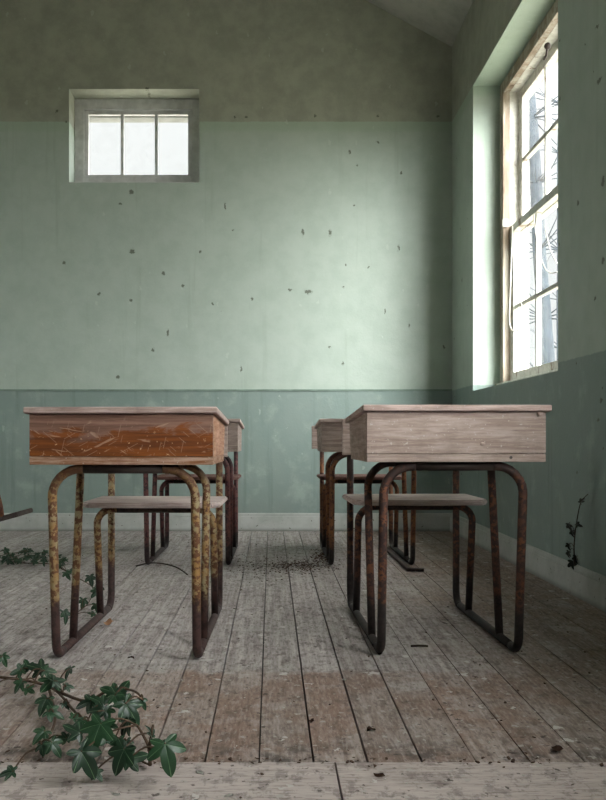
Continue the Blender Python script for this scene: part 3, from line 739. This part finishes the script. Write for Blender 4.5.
def g_pile(rr):
    k = rr.random()
    if k < .55: return c1.x+rr.gauss(0, .085), c1.y+rr.gauss(0, .13), rr.uniform(.002, .007)
    if k < .8: return c2.x+rr.gauss(0, .12), c2.y+rr.gauss(0, .22), rr.uniform(.002, .006)
    return c3.x+rr.gauss(0, .03), c3.y+rr.gauss(0, .18), rr.uniform(.003, .010)
chips('leaf_litter', 'heap of dark brown leaf crumbs on the boards between the two rear desks', 'litter', g_pile, 900, M['crumb'], 5)
def g_wide(rr): return rr.uniform(-1.8, XR-.04), rr.uniform(1.6, 6.3), rr.uniform(.002, .006)
chips('dirt_crumbs', 'loose dark dirt crumbs scattered over the whole floor', 'dirt', g_wide, 520, M['crumb'], 6)
def g_edge(rr): return rr.uniform(-1.5, XR-.04), YS+rr.gauss(0, .012), rr.uniform(.002, .007)
chips('seam_grit', 'grit and splinters gathered along the cross seam at the front', 'dirt', g_edge, 160, M['crumb'], 8)
# twig, stick, metal strip
o = link('twig', tb(smooth_path([px(136,566,.004), px(150,563,.012), px(165,564,.02), px(178,568,.012), px(188,575,.004)]), [.0036]*24+[.002], 7), M['dark_stem'], None, True)
tag(o, 'thin curved dry twig on the floor behind the varnished desk', 'twig')
o = link('stick', tb([px(411,646,.004), px(419,645.5,.004), px(428,646,.004)], .0035, 7), M['dark_stem'], None, True)
tag(o, 'short straight dark stick on the floor inside the front right desk', 'stick')
bm = bmesh.new()
pa, pb, pc = px(386,549.5), px(409,571), px(424,571.5)
def strip(a, b2, w):
    d = (b2-a).normalized(); s = Vector((-d.y, d.x, 0))*w
    lo = [bm.verts.new(v) for v in (a-s, b2-s, b2+s, a+s)]; hi = [bm.verts.new(v.co+Vector((0, 0, .014))) for v in lo]
    bm.faces.new(lo[::-1]); bm.faces.new(hi)
    for k in range(4): bm.faces.new((lo[k], lo[(k+1) % 4], hi[(k+1) % 4], hi[k]))
strip(pa, pb, .012); strip(pb-Vector((.012, 0, 0)), pc, .013)
o = link('metal_strip', bm, M['iron']); o.location.z = .001
tag(o, 'bent dark metal strip lying beside the right floor rail of the rear right desk', 'metal strip')

# ------------------------------------------------------------------ outside
bm = bmesh.new(); box(bm, -40, 60, -40, 60, -.5, -.4)
tag(link('ground_outside', bm, M['bounce_ground']), kind='structure')
def tree(x, y, lean, r, seed, label):
    rr = random.Random(seed); g = tag(empty('bare_tree', (x, y, -.4)), label, 'tree', 'bare trees outside the window')
    path = [Vector((lean*k*.5+rr.uniform(-.02, .02), rr.uniform(-.03, .03), k*.9)) for k in range(9)]
    link('trunk', tb(smooth_path(path), [r*(1-.5*i/49) for i in range(49)], 10), M['bark'], g, True)
    bm = bmesh.new()
    for i in range(70):
        q = path[rr.randrange(2, 9)]; a = rr.uniform(0, 6.28); ln = rr.uniform(.5, 1.6); p = [q]
        d = Vector((math.cos(a), math.sin(a), rr.uniform(-.1, .9))).normalized()
        for s in range(4):
            d = (d+Vector((rr.uniform(-.3, .3), rr.uniform(-.3, .3), rr.uniform(-.3, .25)))).normalized(); p.append(p[-1]+d*ln/4)
        tube(bm, p, [.011, .008, .006, .004, .002], 5)
    link('branches', bm, M['bark'], g, True)
tree(3.90, 12.2, -.128, .115, 1, 'grey bare tree trunk seen through the far panes of the sash window')
tree(5.3, 16.5, .0, .09, 2, 'thin bare tree with twigs beyond the sash window glass')
bm = bmesh.new(); rr = random.Random(4)
for i in range(2600):
    p = Vector((rr.uniform(9, 10), rr.uniform(2, 40), rr.uniform(-.4, 2.1))); s = rr.uniform(.06, .14)
    a = Vector((rr.gauss(0, 1), rr.gauss(0, 1), rr.gauss(0, 1))).normalized(); b2 = a.orthogonal().normalized(); c = a.cross(b2)
    bm.faces.new([bm.verts.new(p+b2*s*math.cos(t)+c*s*.6*math.sin(t)) for t in (0, 1.57, 3.14, 4.71)])
tag(link('hedge', bm, M['hedge']), 'low green hedge outside beyond the sash window', 'hedge', kind='stuff')

# ------------------------------------------------------------------ sky, camera
w = bpy.data.worlds.new('overcast_sky'); sc.world = w; w.use_nodes = True; t = w.node_tree; t.nodes.clear()
tc = t.nodes.new('ShaderNodeTexCoord'); sx = t.nodes.new('ShaderNodeSeparateXYZ'); rp = t.nodes.new('ShaderNodeValToRGB')
bg = t.nodes.new('ShaderNodeBackground'); ou = t.nodes.new('ShaderNodeOutputWorld')
t.links.new(tc.outputs['Generated'], sx.inputs[0]); t.links.new(sx.outputs[2], rp.inputs[0])
e = rp.color_ramp.elements; e[0].position = 0; e[0].color = (.55, .57, .58, 1); e[1].position = 1; e[1].color = (1, 1, 1, 1)
t.links.new(rp.outputs[0], bg.inputs[0]); bg.inputs[1].default_value = SKY; t.links.new(bg.outputs[0], ou.inputs[0])
# the brightest part of the cloud, where the sun stands behind it
dt = t.nodes.new('ShaderNodeVectorMath'); dt.operation = 'DOT_PRODUCT'; t.links.new(tc.outputs['Generated'], dt.inputs[0])
dt.inputs[1].default_value = Vector(SUNDIR).normalized()
def mth(op, a, b):
    n = t.nodes.new('ShaderNodeMath'); n.operation = op
    for i, v in enumerate((a, b)):
        if isinstance(v, bpy.types.NodeSocket): t.links.new(v, n.inputs[i])
        else: n.inputs[i].default_value = v
    return n.outputs[0]
lobe = mth('MULTIPLY', mth('POWER', mth('MAXIMUM', dt.outputs['Value'], 0.0), 8.0), LOBE)
vmx = t.nodes.new('ShaderNodeVectorMath'); vmx.operation = 'SCALE'; vmx.inputs[0].default_value = (.98, .99, 1.0); t.links.new(lobe, vmx.inputs['Scale'])
vad = t.nodes.new('ShaderNodeVectorMath'); vad.operation = 'ADD'; mr_ = t.nodes.new('ShaderNodeMapRange'); t.links.new(dt.outputs['Value'], mr_.inputs['Value'])
for k_, v_ in (('From Min', -.6), ('From Max', -.1), ('To Min', .105), ('To Max', 1.15)): mr_.inputs[k_].default_value = v_
bs_ = t.nodes.new('ShaderNodeVectorMath'); bs_.operation = 'SCALE'; t.links.new(rp.outputs[0], bs_.inputs[0]); t.links.new(mr_.outputs[0], bs_.inputs['Scale'])
t.links.new(bs_.outputs[0], vad.inputs[0]); t.links.new(vmx.outputs[0], vad.inputs[1])
t.links.new(vad.outputs[0], bg.inputs[0])
cam = bpy.data.cameras.new('camera'); co = bpy.data.objects.new('camera', cam); col.objects.link(co)
co.location = (0, 0, H); co.rotation_euler = (math.pi/2, 0, 0)
cam.sensor_fit = 'HORIZONTAL'; cam.sensor_width = 36; cam.lens = F/606*36
cam.shift_x = (303-UX)/606; cam.shift_y = (UY-400)/606; cam.clip_start = .05
sc.camera = co
vs = sc.view_settings; vs.view_transform = 'Standard'; vs.look = 'None'; vs.gamma = 1; vs.use_curve_mapping = False; vs.exposure = EXPO
cy = sc.cycles; cy.use_denoising = True; cy.denoiser = 'OPENIMAGEDENOISE'; cy.max_bounces = 10; cy.diffuse_bounces = 6; cy.sample_clamp_indirect = 8
cy.caustics_reflective = False; cy.caustics_refractive = False
